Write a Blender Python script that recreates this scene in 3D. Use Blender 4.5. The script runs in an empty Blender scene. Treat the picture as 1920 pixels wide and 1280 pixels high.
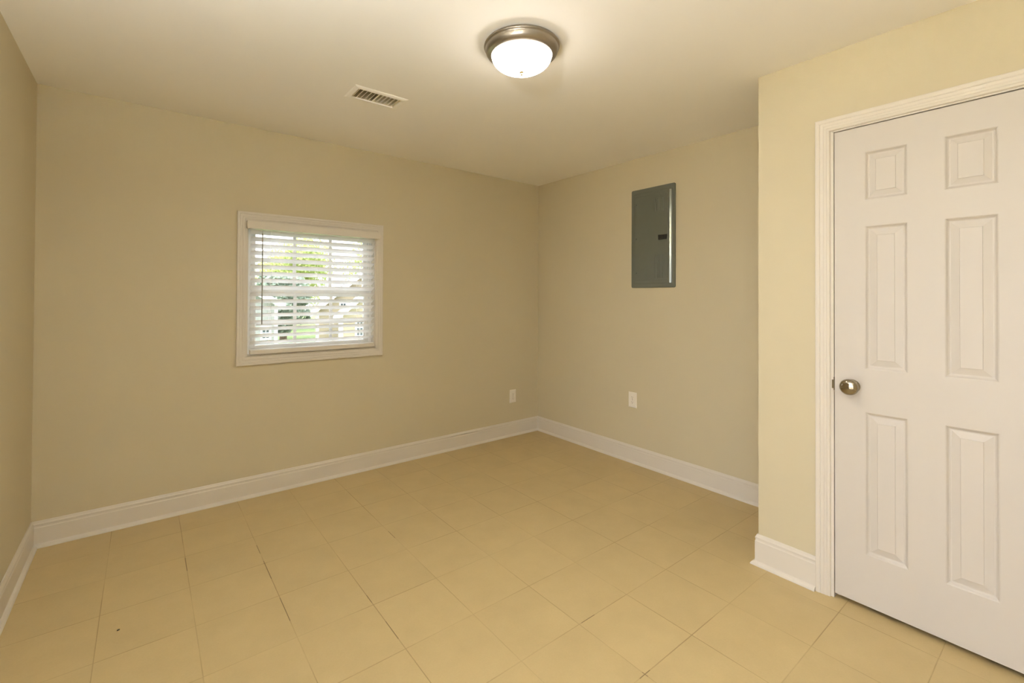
import bpy, bmesh, math, random
from mathutils import Vector, Matrix

sc = bpy.context.scene
COL = sc.collection

# ------------------------------------------------------------------ camera
cam_data = bpy.data.cameras.new('camera')
cam_data.sensor_fit = 'HORIZONTAL'
cam_data.sensor_width = 36.0
F_PX = 859.307
cam_data.lens = F_PX / 1920 * 36.0
cam_data.shift_x = 23.836 / 1920
cam_data.shift_y = -92.895 / 1920
cam_data.clip_start = 0.05
cam_data.clip_end = 300
cam = bpy.data.objects.new('camera', cam_data)
COL.objects.link(cam)
yaw, pitch, roll = math.radians(52.3119), math.radians(0.52159), math.radians(0.29172)
fwd = Vector((math.cos(yaw)*math.cos(pitch), math.sin(yaw)*math.cos(pitch), math.sin(pitch)))
right = Vector((math.sin(yaw), -math.cos(yaw), 0))
up = right.cross(fwd)
r2 = math.cos(roll)*right + math.sin(roll)*up
u2 = -math.sin(roll)*right + math.cos(roll)*up
m = Matrix.Identity(4)
for i in range(3):
    m[i][0], m[i][1], m[i][2] = r2[i], u2[i], -fwd[i]
m.translation = Vector((-3.12128, -3.40209, 1.33129))
cam.matrix_world = m
sc.camera = cam

# ------------------------------------------------------------------ world, sun, exposure
world = bpy.data.worlds.new('sky')
sc.world = world
world.use_nodes = True
wn = world.node_tree
bg = wn.nodes['Background']
bg.inputs['Color'].default_value = (0.92, 0.90, 1.0, 1)
bg.inputs['Strength'].default_value = 5.2

sun_data = bpy.data.lights.new('sun', 'SUN')
sun_data.energy = 4.0
sun_data.angle = math.radians(0.6)
sun_data.color = (1.0, 0.96, 0.88)
sun = bpy.data.objects.new('sun', sun_data)
SUN_FROM = Vector((-0.34, -0.10, 0.93))       # high midday sun on the patio side
sun.rotation_euler = SUN_FROM.to_track_quat('Z', 'Y').to_euler()
sun.location = (0, -5, 12)
COL.objects.link(sun)

LAMP_POWER = 42.0      # emission strength of the frosted bowl
FILL_POWER = 2350.0     # bulb of the added uplighter, an unseen fill light
FILL_COLOR = (0.98, 0.99, 0.98)
LAMP_COLOR = (1.0, 0.93, 0.86)

sc.view_settings.view_transform = 'Standard'
sc.view_settings.look = 'None'
sc.view_settings.gamma = 1.0
sc.view_settings.use_curve_mapping = False
sc.view_settings.exposure = 0.0
sc.cycles.diffuse_bounces = 8
sc.cycles.max_bounces = 14
sc.cycles.transparent_max_bounces = 16

# ------------------------------------------------------------------ room dimensions (metres)
L, D, E, H = 3.5833, 0.6827, 2.3762, 2.44     # room length, closet depth, closet corner, ceiling
Y_FRONT = -4.35                               # wall behind the camera
T = 0.12                                      # wall thickness

# ------------------------------------------------------------------ materials
def mat(name, color, rough=0.5, metal=0.0, noise=0.0, scale=40.0, bump=0.0, bump_scale=200.0,
        spec=0.5, dist=0.001, transl=0.0):
    m = bpy.data.materials.new(name)
    m.use_nodes = True
    nt = m.node_tree
    p = nt.nodes['Principled BSDF']
    p.inputs['Base Color'].default_value = (*color, 1)
    p.inputs['Roughness'].default_value = rough
    p.inputs['Metallic'].default_value = metal
    p.inputs['Specular IOR Level'].default_value = spec
    tc = nt.nodes.new('ShaderNodeTexCoord')
    if noise > 0:
        n = nt.nodes.new('ShaderNodeTexNoise')
        n.inputs['Scale'].default_value = scale
        n.inputs['Detail'].default_value = 5
        nt.links.new(tc.outputs['Object'], n.inputs['Vector'])
        mp = nt.nodes.new('ShaderNodeMapRange')
        mp.inputs['To Min'].default_value = 1 - noise
        mp.inputs['To Max'].default_value = 1 + noise
        nt.links.new(n.outputs['Fac'], mp.inputs['Value'])
        mx = nt.nodes.new('ShaderNodeVectorMath')
        mx.operation = 'SCALE'
        mx.inputs[0].default_value = color
        nt.links.new(mp.outputs['Result'], mx.inputs['Scale'])
        nt.links.new(mx.outputs['Vector'], p.inputs['Base Color'])
    if bump > 0:
        n2 = nt.nodes.new('ShaderNodeTexNoise')
        n2.inputs['Scale'].default_value = bump_scale
        n2.inputs['Detail'].default_value = 3
        nt.links.new(tc.outputs['Object'], n2.inputs['Vector'])
        b = nt.nodes.new('ShaderNodeBump')
        b.inputs['Strength'].default_value = bump
        b.inputs['Distance'].default_value = dist
        nt.links.new(n2.outputs['Fac'], b.inputs['Height'])
        nt.links.new(b.outputs['Normal'], p.inputs['Normal'])
    if transl > 0:
        tr = nt.nodes.new('ShaderNodeBsdfTranslucent')
        tr.inputs['Color'].default_value = (*color, 1)
        ms = nt.nodes.new('ShaderNodeMixShader')
        ms.inputs['Fac'].default_value = transl
        out = nt.nodes['Material Output']
        nt.links.new(p.outputs['BSDF'], ms.inputs[1])
        nt.links.new(tr.outputs['BSDF'], ms.inputs[2])
        nt.links.new(ms.outputs['Shader'], out.inputs['Surface'])
    return m

M_WALL = mat('wall_paint', (0.60, 0.54, 0.39), 0.62, noise=0.015, scale=6, bump=0.25, bump_scale=260, spec=0.35)
M_CEIL = mat('ceiling_paint', (0.92, 0.905, 0.87), 0.8, noise=0.01, scale=5, bump=0.2, bump_scale=180, spec=0.2)
M_TRIM = mat('trim_paint', (0.70, 0.66, 0.60), 0.38, noise=0.01, scale=8, spec=0.45)
M_DOOR = mat('door_paint', (0.61, 0.575, 0.54), 0.42, noise=0.008, scale=5, bump=0.06, bump_scale=120, spec=0.45)
M_VINYL = mat('window_vinyl', (0.90, 0.91, 0.92), 0.4, noise=0.01)
M_SLAT = mat('blind_slat', (0.97, 0.97, 0.965), 0.4, noise=0.01, transl=0.68)
M_PLAST = mat('outlet_plastic', (0.86, 0.82, 0.75), 0.35, noise=0.01)
M_SLOT = mat('outlet_slot', (0.06, 0.05, 0.045), 0.6)
M_PANEL = mat('grey_panel_enamel', (0.125, 0.135, 0.110), 0.22, noise=0.03, scale=30, bump=0.05, bump_scale=420, spec=0.5)
M_LATCH = mat('black_latch', (0.02, 0.022, 0.02), 0.4)
M_SCREW = mat('panel_screw', (0.08, 0.085, 0.075), 0.4, 0.6)
M_NICKEL = mat('brushed_nickel', (0.33, 0.295, 0.25), 0.38, 1.0, noise=0.05, scale=90)
M_BRASS = mat('finial_brass', (0.30, 0.22, 0.10), 0.45, 0.7, noise=0.02)
M_EDGE = mat('grey_panel_gloss_edge', (0.24, 0.25, 0.21), 0.16, 0.55, noise=0.02)
M_CHROME = mat('polished_knob_metal', (0.34, 0.30, 0.235), 0.08, 1.0, noise=0.01)
M_STRIKE = mat('dark_strike_metal', (0.22, 0.18, 0.12), 0.35, 1.0, noise=0.03)
M_WAND = mat('blind_wand', (0.36, 0.36, 0.33), 0.25, noise=0.02)
M_DUCT = mat('duct_metal', (0.66, 0.58, 0.42), 0.6, 0.0, noise=0.05)
M_VENT = mat('vent_enamel', (0.86, 0.83, 0.76), 0.45, noise=0.01)
M_CRUMB = mat('dark_crumb', (0.05, 0.04, 0.02), 0.8, noise=0.2)

def glass_mat():
    m = bpy.data.materials.new('window_glass')
    m.use_nodes = True
    nt = m.node_tree
    nt.nodes.remove(nt.nodes['Principled BSDF'])
    t = nt.nodes.new('ShaderNodeBsdfTransparent')
    t.inputs['Color'].default_value = (0.95, 0.975, 0.965, 1)
    g = nt.nodes.new('ShaderNodeBsdfGlossy')
    g.inputs['Roughness'].default_value = 0.02
    f = nt.nodes.new('ShaderNodeFresnel')
    f.inputs['IOR'].default_value = 1.45
    x = nt.nodes.new('ShaderNodeMixShader')
    nt.links.new(f.outputs['Fac'], x.inputs['Fac'])
    nt.links.new(t.outputs['BSDF'], x.inputs[1])
    nt.links.new(g.outputs['BSDF'], x.inputs[2])
    nt.links.new(x.outputs['Shader'], nt.nodes['Material Output'].inputs['Surface'])
    return m
M_GLASS = glass_mat()

def lamp_mat(power, color=LAMP_COLOR, rim=0.12):
    m = bpy.data.materials.new('lit_frosted_glass')
    m.use_nodes = True
    nt = m.node_tree
    p = nt.nodes['Principled BSDF']
    p.inputs['Base Color'].default_value = (0.9, 0.88, 0.84, 1)
    p.inputs['Roughness'].default_value = 0.35
    g = nt.nodes.new('ShaderNodeTexCoord')
    sx = nt.nodes.new('ShaderNodeSeparateXYZ')
    nt.links.new(g.outputs['Generated'], sx.inputs[0])
    mp = nt.nodes.new('ShaderNodeMapRange')      # bulbs sit low in the bowl: dimmer at its rim
    mp.inputs['From Min'].default_value = 0.95; mp.inputs['From Max'].default_value = 0.35
    mp.inputs['To Min'].default_value = power*rim
    mp.inputs['To Max'].default_value = power
    nt.links.new(sx.outputs['Z'], mp.inputs['Value'])
    nt.links.new(mp.outputs['Result'], p.inputs['Emission Strength'])
    p.inputs['Emission Color'].default_value = (*color, 1)
    return m

# floor: square tiles laid on the measured grid
TILE, OX, OY = 0.3090, -1.0947, -0.8858
def floor_mat():
    m = bpy.data.materials.new('floor_tiles')
    m.use_nodes = True
    nt = m.node_tree
    N, Lk = nt.nodes, nt.links
    p = N['Principled BSDF']
    geo = N.new('ShaderNodeNewGeometry')
    sep = N.new('ShaderNodeSeparateXYZ')
    Lk.new(geo.outputs['Position'], sep.inputs[0])
    def math_(op, a, b=None, c=None):
        n = N.new('ShaderNodeMath'); n.operation = op
        for i, v in enumerate((a, b, c)):
            if v is None: continue
            if isinstance(v, (int, float)): n.inputs[i].default_value = v
            else: Lk.new(v, n.inputs[i])
        return n.outputs[0]
    ids, edges = [], []
    for ax, off in (('X', OX), ('Y', OY)):
        s = math_('DIVIDE', math_('SUBTRACT', sep.outputs[ax], off), TILE)
        ids.append(math_('FLOOR', s))
        fr = math_('FRACT', s)
        dgap = math_('MULTIPLY', math_('MINIMUM', fr, math_('SUBTRACT', 1.0, fr)), TILE)
        edges.append(dgap)
    edge = math_('MINIMUM', edges[0], edges[1])
    cid = N.new('ShaderNodeCombineXYZ')
    Lk.new(ids[0], cid.inputs[0]); Lk.new(ids[1], cid.inputs[1])
    wnz = N.new('ShaderNodeTexWhiteNoise'); wnz.noise_dimensions = '3D'
    Lk.new(cid.outputs[0], wnz.inputs['Vector'])
    # soft mottling, shifted per tile so that neighbouring tiles do not run on
    off = N.new('ShaderNodeVectorMath'); off.operation = 'MULTIPLY_ADD'
    Lk.new(wnz.outputs['Color'], off.inputs[0]); off.inputs[1].default_value = (7, 7, 7)
    Lk.new(geo.outputs['Position'], off.inputs[2])
    n1 = N.new('ShaderNodeTexNoise'); n1.inputs['Scale'].default_value = 7; n1.inputs['Detail'].default_value = 6
    n1.inputs['Roughness'].default_value = 0.55
    Lk.new(off.outputs[0], n1.inputs['Vector'])
    n2 = N.new('ShaderNodeTexNoise'); n2.inputs['Scale'].default_value = 160; n2.inputs['Detail'].default_value = 2
    Lk.new(off.outputs[0], n2.inputs['Vector'])
    v1 = N.new('ShaderNodeMapRange')
    v1.inputs['From Min'].default_value = 0.3; v1.inputs['From Max'].default_value = 0.7
    v1.inputs['To Min'].default_value = 0.955; v1.inputs['To Max'].default_value = 1.035
    Lk.new(n1.outputs['Fac'], v1.inputs['Value'])
    v2 = N.new('ShaderNodeMapRange')
    v2.inputs['To Min'].default_value = 0.96; v2.inputs['To Max'].default_value = 1.04
    Lk.new(n2.outputs['Fac'], v2.inputs['Value'])
    v3 = N.new('ShaderNodeMapRange')
    v3.inputs['To Min'].default_value = 0.985; v3.inputs['To Max'].default_value = 1.015
    Lk.new(wnz.outputs['Value'], v3.inputs['Value'])
    vv = math_('MULTIPLY', math_('MULTIPLY', v1.outputs[0], v2.outputs[0]), v3.outputs[0])
    tile = N.new('ShaderNodeVectorMath'); tile.operation = 'SCALE'
    tile.inputs[0].default_value = FLOOR_COL
    Lk.new(vv, tile.inputs['Scale'])
    # grout: faint line, with darker worn stretches in places
    n3 = N.new('ShaderNodeTexNoise'); n3.inputs['Scale'].default_value = 2.3; n3.inputs['Detail'].default_value = 3
    Lk.new(geo.outputs['Position'], n3.inputs['Vector'])
    gm = N.new('ShaderNodeMapRange')
    gm.inputs['From Min'].default_value = 0.40; gm.inputs['From Max'].default_value = 0.62
    gm.inputs['To Min'].default_value = 0.25; gm.inputs['To Max'].default_value = 1.0
    Lk.new(n3.outputs['Fac'], gm.inputs['Value'])
    line = N.new('ShaderNodeMapRange')
    line.inputs['From Min'].default_value = 0.0010; line.inputs['From Max'].default_value = 0.0022
    line.inputs['To Min'].default_value = 1; line.inputs['To Max'].default_value = 0
    Lk.new(edge, line.inputs['Value'])
    # dark gap patches where the grout is missing
    def spot(x, y, rx, ry):
        dx = math_('DIVIDE', math_('SUBTRACT', sep.outputs['X'], x), rx)
        dy = math_('DIVIDE', math_('SUBTRACT', sep.outputs['Y'], y), ry)
        q = math_('ADD', math_('MULTIPLY', dx, dx), math_('MULTIPLY', dy, dy))
        return math_('LESS_THAN', q, 1.0)
    dark = spot(*GAPS[0])
    for g in GAPS[1:]:
        dark = math_('MAXIMUM', dark, spot(*g))
    fac = math_('MULTIPLY', line.outputs[0], gm.outputs[0])
    mix = N.new('ShaderNodeMix'); mix.data_type = 'RGBA'
    Lk.new(math_('MULTIPLY', fac, 0.8), mix.inputs['Factor'])
    Lk.new(tile.outputs[0], mix.inputs['A'])
    mix.inputs['B'].default_value = (0.30, 0.215, 0.105, 1)
    mix2 = N.new('ShaderNodeMix'); mix2.data_type = 'RGBA'
    Lk.new(math_('MULTIPLY', math_('MULTIPLY', dark, line.outputs[0]), 0.62), mix2.inputs['Factor'])
    Lk.new(mix.outputs['Result'], mix2.inputs['A'])
    mix2.inputs['B'].default_value = (0.10, 0.065, 0.025, 1)
    Lk.new(mix2.outputs['Result'], p.inputs['Base Color'])
    p.inputs['Roughness'].default_value = 0.5
    p.inputs['Specular IOR Level'].default_value = 0.35
    b = N.new('ShaderNodeBump'); b.inputs['Strength'].default_value = 0.35; b.inputs['Distance'].default_value = 0.0015
    h = math_('SUBTRACT', math_('MULTIPLY', n2.outputs['Fac'], 0.15), line.outputs[0])
    Lk.new(h, b.inputs['Height'])
    Lk.new(b.outputs['Normal'], p.inputs['Normal'])
    return m
FLOOR_COL = (0.54, 0.424, 0.226)
GAPS = [(-1.660, -2.122, 0.040, 0.012), (-2.022, -1.009, 0.012, 0.045), (-2.331, -1.455, 0.012, 0.03),
        (-2.331, -1.69, 0.012, 0.06), (-2.640, -0.727, 0.012, 0.05), (-2.640, -0.951, 0.012, 0.09),
        (-2.640, -1.301, 0.012, 0.09), (-2.949, -0.66, 0.012, 0.07), (-1.713, -2.431, 0.03, 0.012)]
M_FLOOR = floor_mat()

# ------------------------------------------------------------------ mesh helpers
def link(name, bm, material, parent=None, smooth=False, bevel=0.0, seg=2):
    me = bpy.data.meshes.new(name)
    bmesh.ops.recalc_face_normals(bm, faces=bm.faces)
    if smooth:
        for f in bm.faces: f.smooth = True
    bm.to_mesh(me); bm.free()
    me.materials.append(material)
    o = bpy.data.objects.new(name, me)
    COL.objects.link(o)
    if bevel > 0:
        md = o.modifiers.new('bevel', 'BEVEL')
        md.width = bevel; md.segments = seg; md.limit_method = 'ANGLE'; md.angle_limit = math.radians(40)
    if parent is not None:
        o.parent = parent
        o.matrix_parent_inverse = Matrix.Translation(parent.location).inverted() if parent.rotation_euler.z == 0 \
            else parent_matrix(parent).inverted()
    return o

def parent_matrix(p):
    mtx = Matrix.LocRotScale(p.location, p.rotation_euler, p.scale)
    return mtx

def box(bm, x0, x1, y0, y1, z0, z1):
    vs = [bm.verts.new((x, y, z)) for x in (x0, x1) for y in (y0, y1) for z in (z0, z1)]
    for f in ((0,1,3,2),(4,6,7,5),(0,4,5,1),(2,3,7,6),(0,2,6,4),(1,5,7,3)):
        bm.faces.new([vs[i] for i in f])
    return vs

def nbm(): return bmesh.new()
def bx(*a):
    b = nbm(); box(b, *a); return b

def tag(o, label=None, cat=None, group=None, kind=None):
    if label: o['label'] = label
    if cat: o['category'] = cat
    if group: o['group'] = group
    if kind: o['kind'] = kind
    return o

def thing(name, loc, label, cat, group=None, kind=None):
    o = bpy.data.objects.new(name, None)
    o.empty_display_size = 0.05
    o.location = loc
    COL.objects.link(o)
    return tag(o, label, cat, group, kind)

def struct(o, label, cat):
    return tag(o, label, cat, None, 'structure')

def lathe(bm, profile, seg, origin, axis, ref):
    """revolve (r, h) around axis from origin"""
    axis = Vector(axis).normalized(); ref = Vector(ref).normalized(); side = axis.cross(ref)
    o = Vector(origin); rings = []
    for r, h in profile:
        if r < 1e-6:
            rings.append([bm.verts.new(o + axis*h)])
        else:
            rings.append([bm.verts.new(o + axis*h + ref*(r*math.cos(2*math.pi*k/seg)) + side*(r*math.sin(2*math.pi*k/seg)))
                          for k in range(seg)])
    for a, b in zip(rings, rings[1:]):
        for k in range(seg):
            k2 = (k+1) % seg
            if len(a) == 1 and len(b) == 1: continue
            if len(a) == 1: bm.faces.new((a[0], b[k], b[k2]))
            elif len(b) == 1: bm.faces.new((a[k], a[k2], b[0]))
            else: bm.faces.new((a[k], a[k2], b[k2], b[k]))

def frame_sweep(bm, profile, rect, to_world, closed=True):
    """profile: (outward width, thickness); rect = u0,u1,v0,v1 of the inner edge.
    closed=False leaves out the bottom member (legs run straight down to v0)."""
    u0, u1, v0, v1 = rect
    if closed:
        cs = [((u0, v0), (-1, -1)), ((u0, v1), (-1, 1)), ((u1, v1), (1, 1)), ((u1, v0), (1, -1))]
    else:
        cs = [((u0, v0), (-1, 0)), ((u0, v1), (-1, 1)), ((u1, v1), (1, 1)), ((u1, v0), (1, 0))]
    rings = []
    for (u, v), (du, dv) in cs:
        rings.append([bm.verts.new(to_world(u + du*w, v + dv*w, t)) for w, t in profile])
    n = len(profile); pairs = list(zip(rings, rings[1:]))
    if closed: pairs.append((rings[-1], rings[0]))
    for a, b in pairs:
        for i in range(n):
            j = (i+1) % n
            bm.faces.new((a[i], a[j], b[j], b[i]))
    if not closed:
        bm.faces.new(rings[0]); bm.faces.new(rings[-1])

def base_run(bm, profile, p0, p1, nrm, m0, m1):
    """profile (out, z); ends shifted along the run by m*out (mitres)"""
    p0, p1, nrm = Vector(p0), Vector(p1), Vector(nrm)
    d = (p1-p0).normalized()
    r = []
    for p, mm, s in ((p0, m0, 1), (p1, m1, -1)):
        r.append([bm.verts.new(p + nrm*o + d*(s*mm*o) + Vector((0, 0, z))) for o, z in profile])
    n = len(profile)
    for i in range(n):
        j = (i+1) % n
        bm.faces.new((r[0][i], r[0][j], r[1][j], r[1][i]))
    bm.faces.new(r[0]); bm.faces.new(r[1])

# ------------------------------------------------------------------ room shell
WX0, WX1, WZ0, WZ1 = -2.594, -1.709, 0.925, 1.820       # window opening
VX0, VX1, VY0, VY1 = -2.230, -1.980, -1.012, -0.888     # vent opening in the ceiling

o = link('floor', bx(-L-T, T, Y_FRONT-T, T, -0.10, 0.0), M_FLOOR)
struct(o, 'beige square ceramic tile floor with thin grout lines', 'floor')
b = nbm()
box(b, -L-T, VX0, Y_FRONT-T, T, H, H+0.1); box(b, VX1, T, Y_FRONT-T, T, H, H+0.1)
box(b, VX0, VX1, Y_FRONT-T, VY0, H, H+0.1); box(b, VX0, VX1, VY1, T, H, H+0.1)
struct(link('ceiling', b, M_CEIL), 'flat off-white painted ceiling of the empty room', 'ceiling')
b = nbm()
box(b, -L-T, WX0, 0, T, 0, H); box(b, WX1, T, 0, T, 0, H)
box(b, WX0, WX1, 0, T, 0, WZ0); box(b, WX0, WX1, 0, T, WZ1, H)
struct(link('wall_back', b, M_WALL), 'khaki beige painted wall around the small square window', 'wall')
struct(link('wall_right', bx(0, T, Y_FRONT-T, 0, 0, H), M_WALL), 'khaki beige painted wall carrying the grey electrical panel', 'wall')
struct(link('wall_front', bx(-L, 0, Y_FRONT-T, Y_FRONT, 0, H), M_WALL), 'khaki beige painted wall behind the viewer', 'wall')
PX0, PX1, PZ1_ = -4.20, -2.30, 2.06                      # added opening for an unseen patio door, brings in fill daylight (y range)
b = nbm()
box(b, -L-T, -L, Y_FRONT-T, PX0, 0, H); box(b, -L-T, -L, PX1, 0, 0, H)
box(b, -L-T, -L, PX0, PX1, PZ1_, H)
struct(link('wall_left', b, M_WALL), 'khaki beige painted wall at the left edge of the view', 'wall')
added_patio_door = thing('added_door', (-L-T/2, (PX0+PX1)/2, 0), 'added white framed glazed patio door, out of view, lets in fill daylight', 'door', kind='structure')  # unseen door added as a daylight source for the room
b = nbm()
frame_sweep(b, [(0, 0.0), (-0.05, 0.0), (-0.05, T), (0, T)], (PX0, PX1, 0.0, PZ1_), lambda u, v, t: (-L-t, u, v))
link('door_frame', b, M_VINYL, added_patio_door)
PM = (PX0+PX1)/2
for a0, a1, yy in ((PX0+0.05, PM+0.03, 0.03), (PM-0.03, PX1-0.05, 0.08)):
    b = nbm()
    frame_sweep(b, [(0, yy), (-0.06, yy), (-0.06, yy+0.035), (0, yy+0.035)], (a0, a1, 0.05, PZ1_-0.05), lambda u, v, t: (-L-t, u, v))
    pn = link('sliding_panel', b, M_VINYL, added_patio_door)
    link('glass_pane', bx(-L-yy-0.02, -L-yy-0.015, a0+0.06, a1-0.06, 0.11, PZ1_-0.11), M_GLASS, pn)
DY0, DY1, DZ1 = -2.690, -3.314, 2.080                    # rough door opening
DJ = 0.018
b = nbm()
box(b, -D, -D+T, DY0+DJ, -E, 0, H)                       # left of the door
box(b, -D, -D+T, Y_FRONT, DY1-DJ, 0, H)                  # right of the door
box(b, -D, -D+T, DY1-DJ, DY0+DJ, DZ1+DJ, H)              # above the door
box(b, -D+T, 0, -E-T, -E, 0, H)                          # return towards the panel wall
struct(link('wall_closet', b, M_WALL), 'pale khaki boxed-out closet wall framing the white door', 'wall')

# baseboards: flat board with moulded cap and a shoe strip at the floor
def base_profile(h):
    return [(0, 0), (0.029, 0), (0.029, 0.003), (0.0265, 0.009), (0.021, 0.0145), (0.0135, 0.018), (0.0125, 0.020),
            (0.0125, h-0.034), (0.0105, h-0.030), (0.0100, h-0.022), (0.0120, h-0.019), (0.0115, h-0.014),
            (0.0080, h-0.008), (0.0065, h-0.003), (0.0045, h), (0, h)]
pf = base_profile(0.135); pk = base_profile(0.150)
b = nbm(); base_run(b, pf, (-L, 0, 0), (0, 0, 0), (0, -1, 0), 1, 1)
struct(link('baseboard_back', b, M_TRIM), 'white baseboard along the foot of the window wall', 'baseboard')
b = nbm(); base_run(b, pf, (0, 0, 0), (0, -E, 0), (-1, 0, 0), 1, 1)
struct(link('baseboard_right', b, M_TRIM), 'white baseboard below the grey electrical panel wall', 'baseboard')
b = nbm(); base_run(b, pf, (-L, 0, 0), (-L, PX1, 0), (1, 0, 0), 1, 0)
base_run(b, pf, (-L, PX0, 0), (-L, Y_FRONT, 0), (1, 0, 0), 0, 1)
struct(link('baseboard_left', b, M_TRIM), 'white baseboard with shoe strip along the left wall', 'baseboard')
b = nbm(); base_run(b, pf, (-L, Y_FRONT, 0), (-D, Y_FRONT, 0), (0, 1, 0), 1, 1)
struct(link('baseboard_front', b, M_TRIM), 'white baseboard along the wall behind the viewer', 'baseboard')
b = nbm(); base_run(b, pk, (-D, -E, 0), (-D, DY0+0.064, 0), (-1, 0, 0), -1, 0)
base_run(b, pk, (0, -E, 0), (-D, -E, 0), (0, 1, 0), 1, -1)
base_run(b, pk, (-D, DY1-0.064, 0), (-D, Y_FRONT, 0), (-1, 0, 0), 0, 1)
struct(link('baseboard_closet', b, M_TRIM), 'white baseboard with moulded cap wrapping the closet corner beside the door', 'baseboard')

# ------------------------------------------------------------------ door
door = thing('door_1', (-D, (DY0+DY1)/2, 0), 'white six-panel door with round metal knob, shut', 'door', kind='structure')
SL_Y0, SL_Y1, SL_Z0, SL_Z1 = -2.697, -3.307, 0.022, 2.0695
def door_slab():
    bm = nbm()
    X = -D + 0.001
    ys = [SL_Y0, -2.806, -2.945, -3.054, -3.196, SL_Y1]
    zs = [SL_Z0, 0.238, 0.844, 1.028, 1.639, 1.750, 1.957, SL_Z1]
    g = [[bm.verts.new((X, y, z)) for z in zs] for y in ys]
    rings_def = [(0.003, 0.0014), (0.008, 0.0080), (0.012, 0.0105), (0.016, 0.0105), (0.040, 0.0040), (0.0415, 0.0020)]
    for i in range(len(ys)-1):
        for j in range(len(zs)-1):
            c = [g[i][j], g[i+1][j], g[i+1][j+1], g[i][j+1]]
            if i in (1, 3) and j in (1, 3, 5):
                prev = c
                y0, y1, z0, z1 = ys[i], ys[i+1], zs[j], zs[j+1]
                for ins, dep in rings_def:
                    if j == 5 and ins > 0.03: ins = ins - 0.004
                    cur = [bm.verts.new((X+dep, y, z)) for y, z in
                           ((y0-ins, z0+ins), (y1+ins, z0+ins), (y1+ins, z1-ins), (y0-ins, z1-ins))]
                    for k in range(4):
                        bm.faces.new((prev[k], prev[(k+1) % 4], cur[(k+1) % 4], cur[k]))
                    prev = cur
                bm.faces.new(prev)
            else:
                bm.faces.new(c)
    # edges and back of the slab
    XB = X + 0.035
    bk = [bm.verts.new((XB, y, z)) for y, z in ((SL_Y0, SL_Z0), (SL_Y1, SL_Z0), (SL_Y1, SL_Z1), (SL_Y0, SL_Z1))]
    bm.faces.new(bk)
    bm.faces.new([g[i][0] for i in range(len(ys))] + [bk[1], bk[0]])
    bm.faces.new([g[i][-1] for i in range(len(ys))] + [bk[2], bk[3]])
    bm.faces.new([g[0][j] for j in range(len(zs))] + [bk[3], bk[0]])
    bm.faces.new([g[-1][j] for j in range(len(zs))] + [bk[2], bk[1]])
    return bm
link('door_slab', door_slab(), M_DOOR, door)
b = nbm()   # jambs and stop
box(b, -D, -D+T, DY0-0.004, DY0+DJ, 0, DZ1+DJ)
box(b, -D, -D+T, DY1-DJ, DY1+0.004, 0, DZ1+DJ)
box(b, -D, -D+T, DY1, DY0, DZ1-0.006, DZ1+DJ)
box(b, -D+0.040, -D+0.052, DY0-0.016, DY0-0.004, 0, DZ1-0.006)
box(b, -D+0.040, -D+0.052, DY1+0.004, DY1+0.016, 0, DZ1-0.006)
box(b, -D+0.040, -D+0.052, DY1+0.004, DY0-0.004, DZ1-0.018, DZ1-0.006)
link('door_jamb', b, M_TRIM, door)
CAS = [(0, 0), (0, 0.007), (0.003, 0.0095), (0.010, 0.0095), (0.013, 0.012), (0.020, 0.0125), (0.023, 0.0115), (0.026, 0.0130),
       (0.034, 0.0140), (0.037, 0.0125), (0.040, 0.0150), (0.045, 0.0165), (0.052, 0.0165), (0.055, 0.0150), (0.055, 0)]
b = nbm()
frame_sweep(b, CAS, (-(DY0+0.008), -(DY1-0.008), 0.0, DZ1+0.001), lambda u, v, t: (-D-t, -u, v), closed=False)
link('door_casing', b, M_TRIM, door)

KY, KZ = -2.7610, 0.948
knob = nbm()
lathe(knob, [(0.0, 0.062), (0.012, 0.0612), (0.022, 0.0585), (0.0295, 0.0540), (0.0335, 0.0485), (0.0345, 0.043), (0.0325, 0.037),
             (0.026, 0.031), (0.017, 0.027), (0.0125, 0.022), (0.0115, 0.008)], 48, (-D, KY, KZ), (-1, 0, 0), (0, 1, 0))
k = link('door_knob', knob, M_CHROME, door, smooth=True)
tag(k, 'polished metal door knob')
ros = nbm()
lathe(ros, [(0.0, 0.010), (0.014, 0.010), (0.021, 0.008), (0.027, 0.005), (0.029, 0.002), (0.029, -0.001)], 48, (-D, KY, KZ), (-1, 0, 0), (0, 1, 0))
link('rosette', ros, M_CHROME, k, smooth=True)
b = nbm()
box(b, -D-0.0035, -D+0.030, DY0-0.0065, DY0-0.0035, KZ-0.028, KZ+0.030)
box(b, -D-0.0035, -D-0.0005, DY0-0.0055, DY0+0.0030, KZ-0.020, KZ+0.018)
s = link('strike_plate', b, M_STRIKE, door, bevel=0.001)
tag(s, 'dark metal strike plate')

# ------------------------------------------------------------------ window
win = thing('window_1', ((WX0+WX1)/2, 0, WZ0), 'small white square window with grid panes behind the blind', 'window', kind='structure')
WCAS = [(0, 0), (0, 0.008), (0.003, 0.0105), (0.010, 0.0110), (0.013, 0.0135), (0.022, 0.0140), (0.025, 0.0125), (0.028, 0.0145),
        (0.038, 0.0155), (0.041, 0.0140), (0.045, 0.0170), (0.054, 0.0170), (0.0575, 0.0150), (0.0575, 0)]
b = nbm()
frame_sweep(b, WCAS, (WX0, WX1, WZ0, WZ1), lambda u, v, t: (u, -t, v))
link('window_casing', b, M_TRIM, win)
b = nbm()   # jamb liner inside the opening
frame_sweep(b, [(0.0, -0.001), (0.0, -T), (-0.008, -T), (-0.008, -0.001)], (WX0, WX1, WZ0, WZ1), lambda u, v, t: (u, -t, v))
link('jamb_liner', b, M_TRIM, win)
IX0, IX1, IZ0, IZ1 = WX0+0.008, WX1-0.008, WZ0+0.008, WZ1-0.008
b = nbm()   # vinyl outer frame with stepped profile
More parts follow.
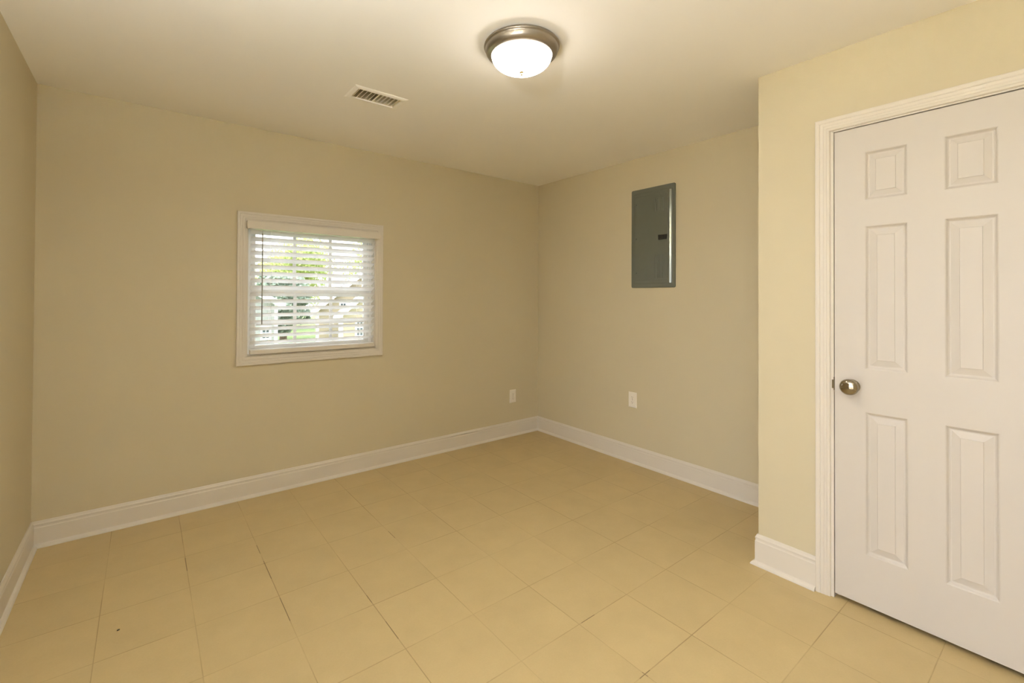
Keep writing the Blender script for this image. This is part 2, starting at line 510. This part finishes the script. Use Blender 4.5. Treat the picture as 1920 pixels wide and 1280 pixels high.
frame_sweep(b, [(0, -0.060), (-0.016, -0.060), (-0.016, -0.070), (-0.026, -0.070), (-0.026, -0.112), (0, -0.112)],
            (IX0, IX1, IZ0, IZ1), lambda u, v, t: (u, -t, v))
link('window_frame', b, M_VINYL, win)
MZ = 1.355
def sash(name, z0, z1, yy, zm):
    x0, x1 = IX0+0.026, IX1-0.026
    b = nbm(); w = 0.032
    frame_sweep(b, [(0, -yy), (-0.010, -yy+0.004), (-w+0.006, -yy+0.004), (-w, -yy-0.002), (-w, -yy-0.018), (0, -yy-0.018)],
                (x0, x1, z0, z1), lambda u, v, t: (u, -t, v))
    sh = link(name, b, M_VINYL, win)
    gx0, gx1, gz0, gz1 = x0+w, x1-w, z0+w, z1-w
    link('glass_pane', bx(gx0, gx1, yy+0.009, yy+0.011, gz0, gz1), M_GLASS, sh)
    b = nbm()
    for k in (1, 2):
        xx = gx0 + (gx1-gx0)*k/3
        box(b, xx-0.011, xx+0.011, yy+0.003, yy+0.009, gz0, gz1)
    zz = zm
    box(b, gx0, gx1, yy+0.0035, yy+0.0085, zz-0.010, zz+0.010)
    link('muntin_grid', b, M_VINYL, sh)
sash('lower_sash', IZ0+0.026, MZ+0.016, 0.064, 1.132)
sash('upper_sash', MZ-0.016, IZ1-0.026, 0.088, 1.570)

# ------------------------------------------------------------------ blind
blind = thing('window_blind', ((WX0+WX1)/2, -0.01, WZ0), 'white horizontal slat blind with tilted slats in the small window', 'blind')
BX0, BX1 = -2.574, -1.728
YB = -0.004          # centre line of the slats
TILT = math.radians(29)
SW = 0.050
Z0 = 1.7480
PITCH = 0.0459
NS = 17
b = nbm()
for i in range(NS):
    zc = Z0 - i*PITCH
    prof_top, prof_bot = [], []
    for k in range(7):
        s = (k/6 - 0.5)*SW
        crown = 0.0018*(1-(2*k/6-1)**2)
        for lst, t in ((prof_top, 0.0014), (prof_bot, -0.0014)):
            n = crown + t
            # room edge (negative y) up, outer edge down
            lst.append((YB + s*math.cos(TILT) + n*math.sin(TILT), zc - s*math.sin(TILT) + n*math.cos(TILT)))
    loop = prof_top + prof_bot[::-1]
    e = 0.0008*math.sin(i*2.1)
    A = [b.verts.new((BX0+e, y, z)) for y, z in loop]
    B = [b.verts.new((BX1+e, y, z)) for y, z in loop]
    n = len(loop)
    for q in range(n):
        b.faces.new((A[q], A[(q+1) % n], B[(q+1) % n], B[q]))
    b.faces.new(A); b.faces.new(B)
link('slats', b, M_SLAT, blind)
link('headrail', bx(BX0-0.004, BX1+0.004, -0.030, 0.030, WZ1-0.052, WZ1-0.010), M_TRIM, blind, bevel=0.002)
b = nbm()   # valance board with returns and a small moulded face
VXa, VXb = -2.600, -1.692
for (x0, x1, y0, y1, z0, z1) in ((VXa, VXb, -0.052, -0.042, 1.7660, 1.8160),
                                 (VXa, VXa+0.008, -0.042, -0.018, 1.7660, 1.8160), (VXb-0.008, VXb, -0.042, -0.018, 1.7660, 1.8160)):
    box(b, x0, x1, y0, y1, z0, z1)
link('valance', b, M_TRIM, blind, bevel=0.0015)
zb = Z0 - NS*PITCH
link('bottom_rail', bx(BX0, BX1, YB-0.026, YB+0.022, 0.9390, 0.9660), M_TRIM, blind, bevel=0.003)
link('lowest_slat', bx(BX0, BX1, YB-0.024, YB+0.024, 0.9672, 0.9702), M_SLAT, blind)
b = nbm()
lathe(b, [(0.0, 0.0), (0.0035, 0.0), (0.0035, 0.58), (0.0045, 0.584), (0.0045, 0.60), (0.0022, 0.604), (0.0022, 0.625), (0, 0.625)],
      12, (-2.508, -0.036, 1.136), (0, 0, 1), (1, 0, 0))
wnd = link('tilt_wand', b, M_WAND, blind, smooth=True)
tag(wnd, 'thin grey tilt wand')
b = nbm()
for xx in (BX0+0.12, (BX0+BX1)/2, BX1-0.12):
    for yy in (YB-0.0235, YB+0.0235):
        box(b, xx-0.0007, xx+0.0007, yy-0.0005, yy+0.0005, 0.966, WZ1-0.052)
link('ladder_cord', b, M_SLAT, blind)

# ------------------------------------------------------------------ electrical panel
EP = thing('electrical_panel', (0, -1.3145, 1.403), 'grey metal breaker panel with hinged door flush in the right wall', 'electrical panel')
PY0, PY1, PZ0, PZ1 = -1.121, -1.508, 1.403, 2.185
def rrect_prism(bm, ya, yb, za, zb, x0, x1, r, seg=5, inset=0.0, xin=None):
    pts = []
    lo, hi = min(ya, yb), max(ya, yb)
    for cy, cz, a0 in ((hi-r, zb-r, 0), (lo+r, zb-r, 90), (lo+r, za+r, 180), (hi-r, za+r, 270)):
        for k in range(seg+1):
            a = math.radians(a0 + 90*k/seg)
            pts.append((cy + r*math.cos(a), cz + r*math.sin(a), math.cos(a), math.sin(a)))
    rings = []
    lv = [(x0, 0.0), (x1 if inset == 0 else (x0*0.35+x1*0.65), 0.0)]
    if inset: lv.append((x1, inset))
    for x, ins in lv:
        rings.append([bm.verts.new((x, p[0]-p[2]*ins, p[1]-p[3]*ins)) for p in pts])
    n = len(pts)
    for a, b_ in zip(rings, rings[1:]):
        for i in range(n):
            bm.faces.new((a[i], a[(i+1) % n], b_[(i+1) % n], b_[i]))
    bm.faces.new(rings[0]); bm.faces.new(rings[-1])
b = nbm(); rrect_prism(b, PY0, PY1, PZ0, PZ1, 0.0, -0.011, 0.012, inset=0.003)
link('panel_cover', b, M_PANEL, EP)
DYA, DYB, DZA, DZB = -1.150, -1.487, 1.434, 2.150
b = nbm(); rrect_prism(b, DYA, DYB, DZA, DZB, -0.011, -0.0150, 0.006, inset=0.003)
pd = link('panel_door', b, M_PANEL, EP)
b = nbm(); rrect_prism(b, DYA-0.012, -1.452, DZA+0.026, DZB-0.026, -0.0150, -0.0172, 0.016, inset=0.0022)
link('embossed_field', b, M_PANEL, pd)
for yy in (-1.345, -1.366, -1.387, -1.408):
    for z0, z1 in ((1.99, 2.090), (1.475, 1.66)):
        b = nbm()
        lathe(b, [(0, 0), (0.0030, 0.004), (0.0030, z1-z0-0.004), (0, z1-z0)], 12, (-0.0172, yy, z0), (0, 0, 1), (1, 0, 0))
        link('vertical_rib', b, M_PANEL, pd, smooth=True)
b = nbm()   # sloping strip along the free edge of the door
sec = [(-0.0150, -1.4660), (-0.0205, -1.4665), (-0.0212, -1.4685), (-0.0158, -1.4790), (-0.0150, -1.4800)]
r0 = [b.verts.new((x, y, DZA+0.004)) for x, y in sec]; r1 = [b.verts.new((x, y, DZB-0.010)) for x, y in sec]
for q in range(5): b.faces.new((r0[q], r0[(q+1) % 5], r1[(q+1) % 5], r1[q]))
b.faces.new(r0); b.faces.new(r1)
link('sloping_edge', b, M_EDGE, pd)
b = nbm()
box(b, -0.0200, -0.0165, -1.449, -1.372, 1.768, 1.806)
box(b, -0.0225, -0.0200, -1.410, -1.380, 1.776, 1.798)
tag(link('latch', b, M_LATCH, pd, bevel=0.001), 'black plastic slide latch')
for zz in (1.520, 1.792, 2.062):
    b = nbm()
    lathe(b, [(0, 0.004), (0.0035, 0.0036), (0.0055, 0.002), (0.0055, 0)], 16, (-0.0170, -1.172, zz), (-1, 0, 0), (0, 1, 0))
    link('screw', b, M_SCREW, EP, smooth=True)

# ------------------------------------------------------------------ wall outlets
def outlet(label, loc, rz):
    root = thing('wall_outlet', loc, label, 'outlet', 'duplex wall outlets')
    root.rotation_euler = (0, 0, rz)
    def part(name, bm, m, par=None, **kw):
        o = link(name, bm, m, None, **kw)
        o.parent = par or root
        return o
    b = nbm()   # local: x across, -y out of the wall, z up
    w, h = 0.038, 0.0615
    lv = [(0, 0.0), (-0.003, 0.0), (-0.0058, 0.004)]
    rings = []
    for y, ins in lv:
        rings.append([b.verts.new((sx*(w-ins), y, sz*(h-ins))) for sx, sz in ((-1,-1),(1,-1),(1,1),(-1,1))])
    for a, c in zip(rings, rings[1:]):
        for i in range(4): b.faces.new((a[i], a[(i+1) % 4], c[(i+1) % 4], c[i]))
    b.faces.new(rings[0]); b.faces.new(rings[-1])
    part('cover_plate', b, M_PLAST)
    for zc in (0.0195, -0.0195):
        b = nbm(); pts = []
        for k in range(32):
            a = 2*math.pi*k/32
            x, z = 0.0172*math.cos(a), 0.0172*math.sin(a)
            pts.append((x, zc + max(-0.0140, min(0.0140, z))))
        r0 = [b.verts.new((x, -0.0050, z)) for x, z in pts]; r1 = [b.verts.new((x*0.97, -0.0075, zc+(z-zc)*0.97)) for x, z in pts]
        for i in range(32): b.faces.new((r0[i], r0[(i+1) % 32], r1[(i+1) % 32], r1[i]))
        b.faces.new(r0); b.faces.new(r1)
        rc = part('receptacle', b, M_PLAST)
        b = nbm()
        box(b, -0.0075, -0.0055, -0.0079, -0.0070, zc-0.001, zc+0.0075)
        box(b, 0.0055, 0.0075, -0.0079, -0.0070, zc-0.001, zc+0.0065)
        lathe(b, [(0, 0.0009), (0.0026, 0.0009), (0.0026, 0)], 12, (0, -0.0070, zc-0.0075), (0, -1, 0), (1, 0, 0))
        part('slot', b, M_SLOT, rc)
    b = nbm()
    lathe(b, [(0, 0.0015), (0.0025, 0.001), (0.0032, 0)], 14, (0, -0.0058, 0), (0, -1, 0), (1, 0, 0))
    part('screw', b, M_SCREW, smooth=True)
    return root
outlet('white duplex outlet low on the window wall, left of the room corner', (-0.3245, 0, 0.3745), 0)
outlet('white duplex outlet low on the wall below the grey electrical panel', (0, -1.131, 0.501), -math.pi/2)

# ------------------------------------------------------------------ ceiling light
def ceiling_lamp(cx, cy, label, power):
    R0 = thing('ceiling_light', (cx, cy, H), label, 'ceiling light')
    b = nbm()
    lathe(b, [(0.0, 0.0), (0.150, 0.0), (0.160, -0.004), (0.1655, -0.010), (0.1665, -0.014), (0.1650, -0.018), (0.1605, -0.020),
              (0.1600, -0.024), (0.1580, -0.035), (0.1525, -0.044), (0.1450, -0.0500), (0.1375, -0.0535), (0.1335, -0.0545),
              (0.1320, -0.0520), (0.1330, -0.046), (0.10, -0.030), (0.0, -0.028)], 96, (cx, cy, H), (0, 0, 1), (1, 0, 0))
    tag(link('metal_pan', b, M_NICKEL, R0, smooth=True), 'brushed nickel pan')
    b = nbm()
    pr = [(0.1310, -0.0460), (0.1315, -0.0540)]
    for k in range(1, 17):
        a = math.pi/2*k/16
        pr.append((0.1315*math.cos(a)**1.02 if k < 16 else 0.0, -0.0540 - 0.0680*math.sin(a)))
    lathe(b, pr, 96, (cx, cy, H), (0, 0, 1), (1, 0, 0))
    tag(link('glass_bowl', b, lamp_mat(power), R0, smooth=True), 'glowing white glass bowl')
    b = nbm()
    lathe(b, [(0, -0.1195), (0.0100, -0.1215), (0.0105, -0.1235), (0.0050, -0.1260), (0.0045, -0.1300), (0.0065, -0.1330),
              (0.0050, -0.1365), (0, -0.1380)], 24, (cx, cy, H), (0, 0, 1), (1, 0, 0))
    tag(link('finial', b, M_BRASS, R0, smooth=True), 'small metal finial')
ceiling_lamp(-1.818, -1.868, 'round flush ceiling light with nickel rim and glowing bowl', LAMP_POWER)

# ------------------------------------------------------------------ added uplighter, out of view, brightens ceiling and walls
TX, TY = -3.405, -3.06
FL = thing('added_uplighter', (TX, TY, 0), 'added black uplighter by the left wall, out of view, lights the ceiling', 'added uplighter')
b = nbm(); lathe(b, [(0, 0.0), (0.12, 0.0), (0.125, 0.008), (0.11, 0.018), (0.03, 0.028), (0.018, 0.05), (0, 0.05)], 48, (TX, TY, 0), (0, 0, 1), (1, 0, 0))
link('base', b, M_LATCH, FL, smooth=True)
b = nbm(); lathe(b, [(0, 0.04), (0.012, 0.04), (0.012, 1.70), (0, 1.70)], 20, (TX, TY, 0), (0, 0, 1), (1, 0, 0))
link('pole', b, M_LATCH, FL, smooth=True)
b = nbm(); lathe(b, [(0, 1.695), (0.03, 1.70), (0.09, 1.745), (0.130, 1.80), (0.150, 1.86), (0.147, 1.86), (0.127, 1.803), (0.087, 1.75), (0.03, 1.712), (0, 1.71)], 64, (TX, TY, 0), (0, 0, 1), (1, 0, 0))
link('fill_shade', b, M_TRIM, FL, smooth=True)
b = nbm(); lathe(b, [(0, 1.712), (0.02, 1.715), (0.022, 1.75), (0.045, 1.78), (0.05, 1.81), (0.04, 1.84), (0.02, 1.853), (0, 1.856)], 32, (TX, TY, 0), (0, 0, 1), (1, 0, 0))
link('fill_bulb', b, lamp_mat(FILL_POWER, FILL_COLOR, 1.0), FL, smooth=True)

# ------------------------------------------------------------------ ceiling vent
V = thing('ceiling_vent', ((VX0+VX1)/2, (VY0+VY1)/2, H), 'small rectangular white ceiling vent beside the round light', 'vent')
b = nbm()
frame_sweep(b, [(-0.001, 0.0), (-0.001, 0.006), (0.004, 0.0065), (0.018, 0.0050), (0.027, 0.0015), (0.027, 0.0)],
            (VX0, VX1, VY0, VY1), lambda u, v, t: (u, v, H-t))
link('vent_frame', b, M_CEIL, V)
b = nbm()
box(b, VX0, VX1, VY0, VY1, H+0.098, H+0.10)
box(b, VX0, VX0+0.001, VY0, VY1, H, H+0.1); box(b, VX1-0.001, VX1, VY0, VY1, H, H+0.1)
box(b, VX0, VX1, VY0, VY0+0.001, H, H+0.1); box(b, VX0, VX1, VY1-0.001, VY1, H, H+0.1)
link('duct_box', b, M_DUCT, V)
b = nbm()
NL = 11
for k in range(NL):
    xc = VX0 + (VX1-VX0)*(k+0.7)/NL
    a = math.radians(42 if k < 5 else 30)
    w = 0.0098
    dx, dz = w*math.cos(a), w*math.sin(a)
    vs = []
    for yy in (VY0+0.002, VY1-0.002):
        vs.append([b.verts.new((xc+sx, yy, H+0.006+sz)) for sx, sz in
                   ((-dx-0.0005, -dz), (-dx+0.0008, -dz-0.0003), (dx+0.0005, dz), (dx-0.0008, dz+0.0003))])
    for i in range(4): b.faces.new((vs[0][i], vs[0][(i+1) % 4], vs[1][(i+1) % 4], vs[1][i]))
    b.faces.new(vs[0]); b.faces.new(vs[1])
link('louvers', b, M_VENT, V)

# ------------------------------------------------------------------ crumb on the floor
b = nbm()
bmesh.ops.create_icosphere(b, subdivisions=2, radius=0.0045)
random.seed(4)
for v in b.verts:
    v.co *= 1 + random.uniform(-0.25, 0.25); v.co.z *= 0.5
    v.co += Vector((-3.193, -1.036, 0.0016))
tag(link('dirt_crumb', b, M_CRUMB), 'tiny dark crumb on the floor tiles towards the left wall', 'crumb')

# ------------------------------------------------------------------ outside the window
GZ = -1.9
M_GRASS = mat('lawn', (0.16, 0.24, 0.07), 0.9, noise=0.25, scale=1.5)
M_SIDE = mat('cream_siding', (0.44, 0.37, 0.25), 0.7, noise=0.02, scale=3)
M_SIDEW = mat('pale_siding', (0.35, 0.36, 0.33), 0.7, noise=0.02, scale=3)
M_WTRIM = mat('exterior_white_trim', (0.85, 0.85, 0.83), 0.6, noise=0.01)
M_ROOF = mat('roof_shingle', (0.20, 0.19, 0.18), 0.9, noise=0.15, scale=6)
M_PANE = mat('house_window_pane', (0.07, 0.10, 0.11), 0.15, noise=0.05)
M_BARK = mat('bark', (0.16, 0.11, 0.07), 0.9, noise=0.2, scale=8)
M_LEAF1 = mat('leaves_light', (0.56, 0.62, 0.26), 0.6, noise=0.35, scale=1.5, transl=0.45)
M_LEAF2 = mat('leaves_dark', (0.32, 0.40, 0.30), 0.6, noise=0.3, scale=2.0, transl=0.3)
g = link('lawn', bx(-40, 60, 0.6, 90, GZ-0.2, GZ), M_GRASS)
tag(g, 'green lawn outside the window', 'lawn', kind='stuff')

M_FILL_PATIO = mat('fill_patio_concrete', (0.66, 0.56, 0.42), 0.8, noise=0.06, scale=4)
g = link('patio', bx(-16, -L-T-0.001, -12, 0, -0.12, -0.02), M_FILL_PATIO)  # unseen slab added to bounce daylight through the added door
struct(g, 'added tan concrete patio, out of view, bounces daylight indoors', 'patio')

def house(name, label, siding, x0, x1, y, depth, eave, apex_x, apex_z, windows, lap=0.15):
    h = thing(name, ((x0+x1)/2, y, GZ), label, 'house')
    b = nbm()
    # gable front towards the window, lap siding as fine steps in the mesh
    def topz(x):
        return eave + (apex_z-eave)*((x-x0)/(apex_x-x0) if x < apex_x else (x1-x)/(x1-apex_x))
    pts = [(x0, GZ), (x1, GZ), (x1, eave), (apex_x, apex_z), (x0, eave)]
    A = [b.verts.new((x, y, z)) for x, z in pts]; B = [b.verts.new((x, y+depth, z)) for x, z in pts]
    for i in range(5): b.faces.new((A[i], A[(i+1) % 5], B[(i+1) % 5], B[i]))
    b.faces.new(A); b.faces.new(B)
    z = GZ + lap
    while z < eave:
        box(b, x0, x1, y-0.012, y, z-0.02, z); z += lap
    link('house_wall', b, siding, h)
    b = nbm()
    for xa, za, xb, zb_ in ((x0-0.35, eave-0.35*(apex_z-eave)/(apex_x-x0), apex_x, apex_z),
                            (apex_x, apex_z, x1+0.35, eave-0.35*(apex_z-eave)/(x1-apex_x))):
        th = 0.16
        vs = [[b.verts.new(p) for p in ((xa, yy, za+0.02), (xb, yy, zb_+0.02), (xb, yy, zb_+th), (xa, yy, za+th))] for yy in (y-0.35, y+depth+0.3)]
        for i in range(4): b.faces.new((vs[0][i], vs[0][(i+1) % 4], vs[1][(i+1) % 4], vs[1][i]))
        b.faces.new(vs[0]); b.faces.new(vs[1])
    link('roof', b, M_ROOF, h)
    b = nbm()
    for xa, za, xb, zb_ in ((x0-0.35, eave-0.35*(apex_z-eave)/(apex_x-x0), apex_x, apex_z),
                            (apex_x, apex_z, x1+0.35, eave-0.35*(apex_z-eave)/(x1-apex_x))):
        vs = [[b.verts.new(p) for p in ((xa, yy, za-0.14), (xb, yy, zb_-0.14), (xb, yy, zb_+0.17), (xa, yy, za+0.17))] for yy in (y-0.39, y-0.36)]
        for i in range(4): b.faces.new((vs[0][i], vs[0][(i+1) % 4], vs[1][(i+1) % 4], vs[1][i]))
        b.faces.new(vs[0]); b.faces.new(vs[1])
    for xx in (x0, x1):
        box(b, xx-0.08, xx+0.08, y-0.03, y+0.08, GZ, eave)
    link('rake_board', b, M_WTRIM, h)
    for wx, wz, ww, wh in windows:
        b = nbm()
        frame_sweep(b, [(0, 0), (0, 0.05), (0.09, 0.05), (0.09, 0)], (wx-ww/2, wx+ww/2, wz-wh/2, wz+wh/2), lambda u, v, t: (u, y-t, v))
        box(b, wx-ww/2, wx+ww/2, y-0.03, y-0.012, wz-0.02, wz+0.02)
        box(b, wx-0.015, wx+0.015, y-0.03, y-0.012, wz-wh/2, wz+wh/2)
        w_ = link('window', b, M_WTRIM, h)
        link('pane', bx(wx-ww/2, wx+ww/2, y-0.012, y-0.004, wz-wh/2, wz+wh/2), M_PANE, w_)
    return h
def turn(h, cx, cy, deg):                                  # turn a finished house about its near corner
    a = math.radians(deg); c = Vector((cx, cy, 0)); d = h.location - c; d.z = 0
    h.location = Vector((cx + d.x*math.cos(a) - d.y*math.sin(a), cy + d.x*math.sin(a) + d.y*math.cos(a), GZ))
    h.rotation_euler = (0, 0, a)
turn(house('house', 'cream sided house with white gable boards seen through the blind at right', M_SIDE,
      4.20, 11.8, 22, 9, 0.60, 8.0, 3.8, [(5.48, -0.6, 0.26, 1.3), (5.50, 0.90, 0.24, 0.26), (6.65, 0.90, 0.3, 0.5)]), 4.20, 22, -16.5)
turn(house('garage', 'cream gabled garage standing in front of the cream house at right', M_SIDE,
      3.95, 8.05, 17.5, 2.6, 0.50, 6.0, 2.28, [(4.76, -0.15, 0.24, 0.7), (5.5, -0.3, 0.3, 0.7)]), 3.95, 17.5, -18.7)
house('house', 'pale house with sloping white roof edge seen through the blind at left', M_SIDEW,
      -4.0, 1.95, 21, 8, 0.95, -1.0, 2.5, [(1.50, -0.5, 0.30, 0.5)])

def tree(name, label, x, y, h, r, leaf, n, seed, cat='tree', trunk=True):
    rnd = random.Random(seed)
    t = thing(name, (x, y, GZ), label, cat)
    b = nbm()
    cl = [(rnd.uniform(-.55, .55)*r, rnd.uniform(-.55, .55)*r, h - r*1.0 + rnd.uniform(-.60, .6)*r, rnd.uniform(.3, .42)*r) for _ in range(22)]
    for _ in range(n):
        cx, cy, cz, cr = rnd.choice(cl)
        d = Vector((rnd.gauss(0, 1), rnd.gauss(0, 1), rnd.gauss(0, 1))).normalized()
        p = Vector((x+cx, y+cy, GZ+cz)) + d*cr*rnd.uniform(.75, 1.05)
        a = Vector((rnd.gauss(0, 1), rnd.gauss(0, 1), rnd.gauss(0, 1))).normalized()
        c = a.orthogonal().normalized()
        s = rnd.uniform(.10, .22)
        vs = [b.verts.new(p + a*s), b.verts.new(p + c*s*.55), b.verts.new(p - a*s), b.verts.new(p - c*s*.55)]
        b.faces.new(vs)
    link('foliage', b, leaf, t)
    if trunk:
        b = nbm()
        lathe(b, [(0.26, 0), (0.20, h*.25), (0.15, h*.5), (0.05, h*.85), (0, h*.86)], 12, (x, y, GZ), (0, 0, 1), (1, 0, 0))
        for k in range(5):
            a = rnd.uniform(0, 6.28); z0 = h*rnd.uniform(.35, .6)
            lathe(b, [(0.07, 0), (0.05, r*.4), (0.015, r*.8), (0, r*.82)], 8, (x, y, GZ+z0), (math.cos(a), math.sin(a), .9), (-math.sin(a), math.cos(a), 0))
        link('trunk', b, M_BARK, t, smooth=True)
tree('tree', 'thin light green tree rising behind the pale house at left', 1.4, 36.6, 7.8, 2.3, M_LEAF1, 3200, 1)
tree('tree', 'yellow green leafy tree rising between the two houses', 7.6, 43.6, 9.6, 4.5, M_LEAF1, 12000, 2)
tree('tree', 'light green leafy tree rising behind the cream house', 18.6, 48, 11.8, 5.0, M_LEAF1, 11000, 3)
tree('tree', 'dull green lower tree in the gap between the houses', 4.7, 31.9, 4.9, 2.0, M_LEAF2, 8000, 4)
tree('shrub', 'dull green shrub on the lawn between the houses', 3.25, 26.5, 2.9, 1.05, M_LEAF2, 4500, 5, 'shrub', False)
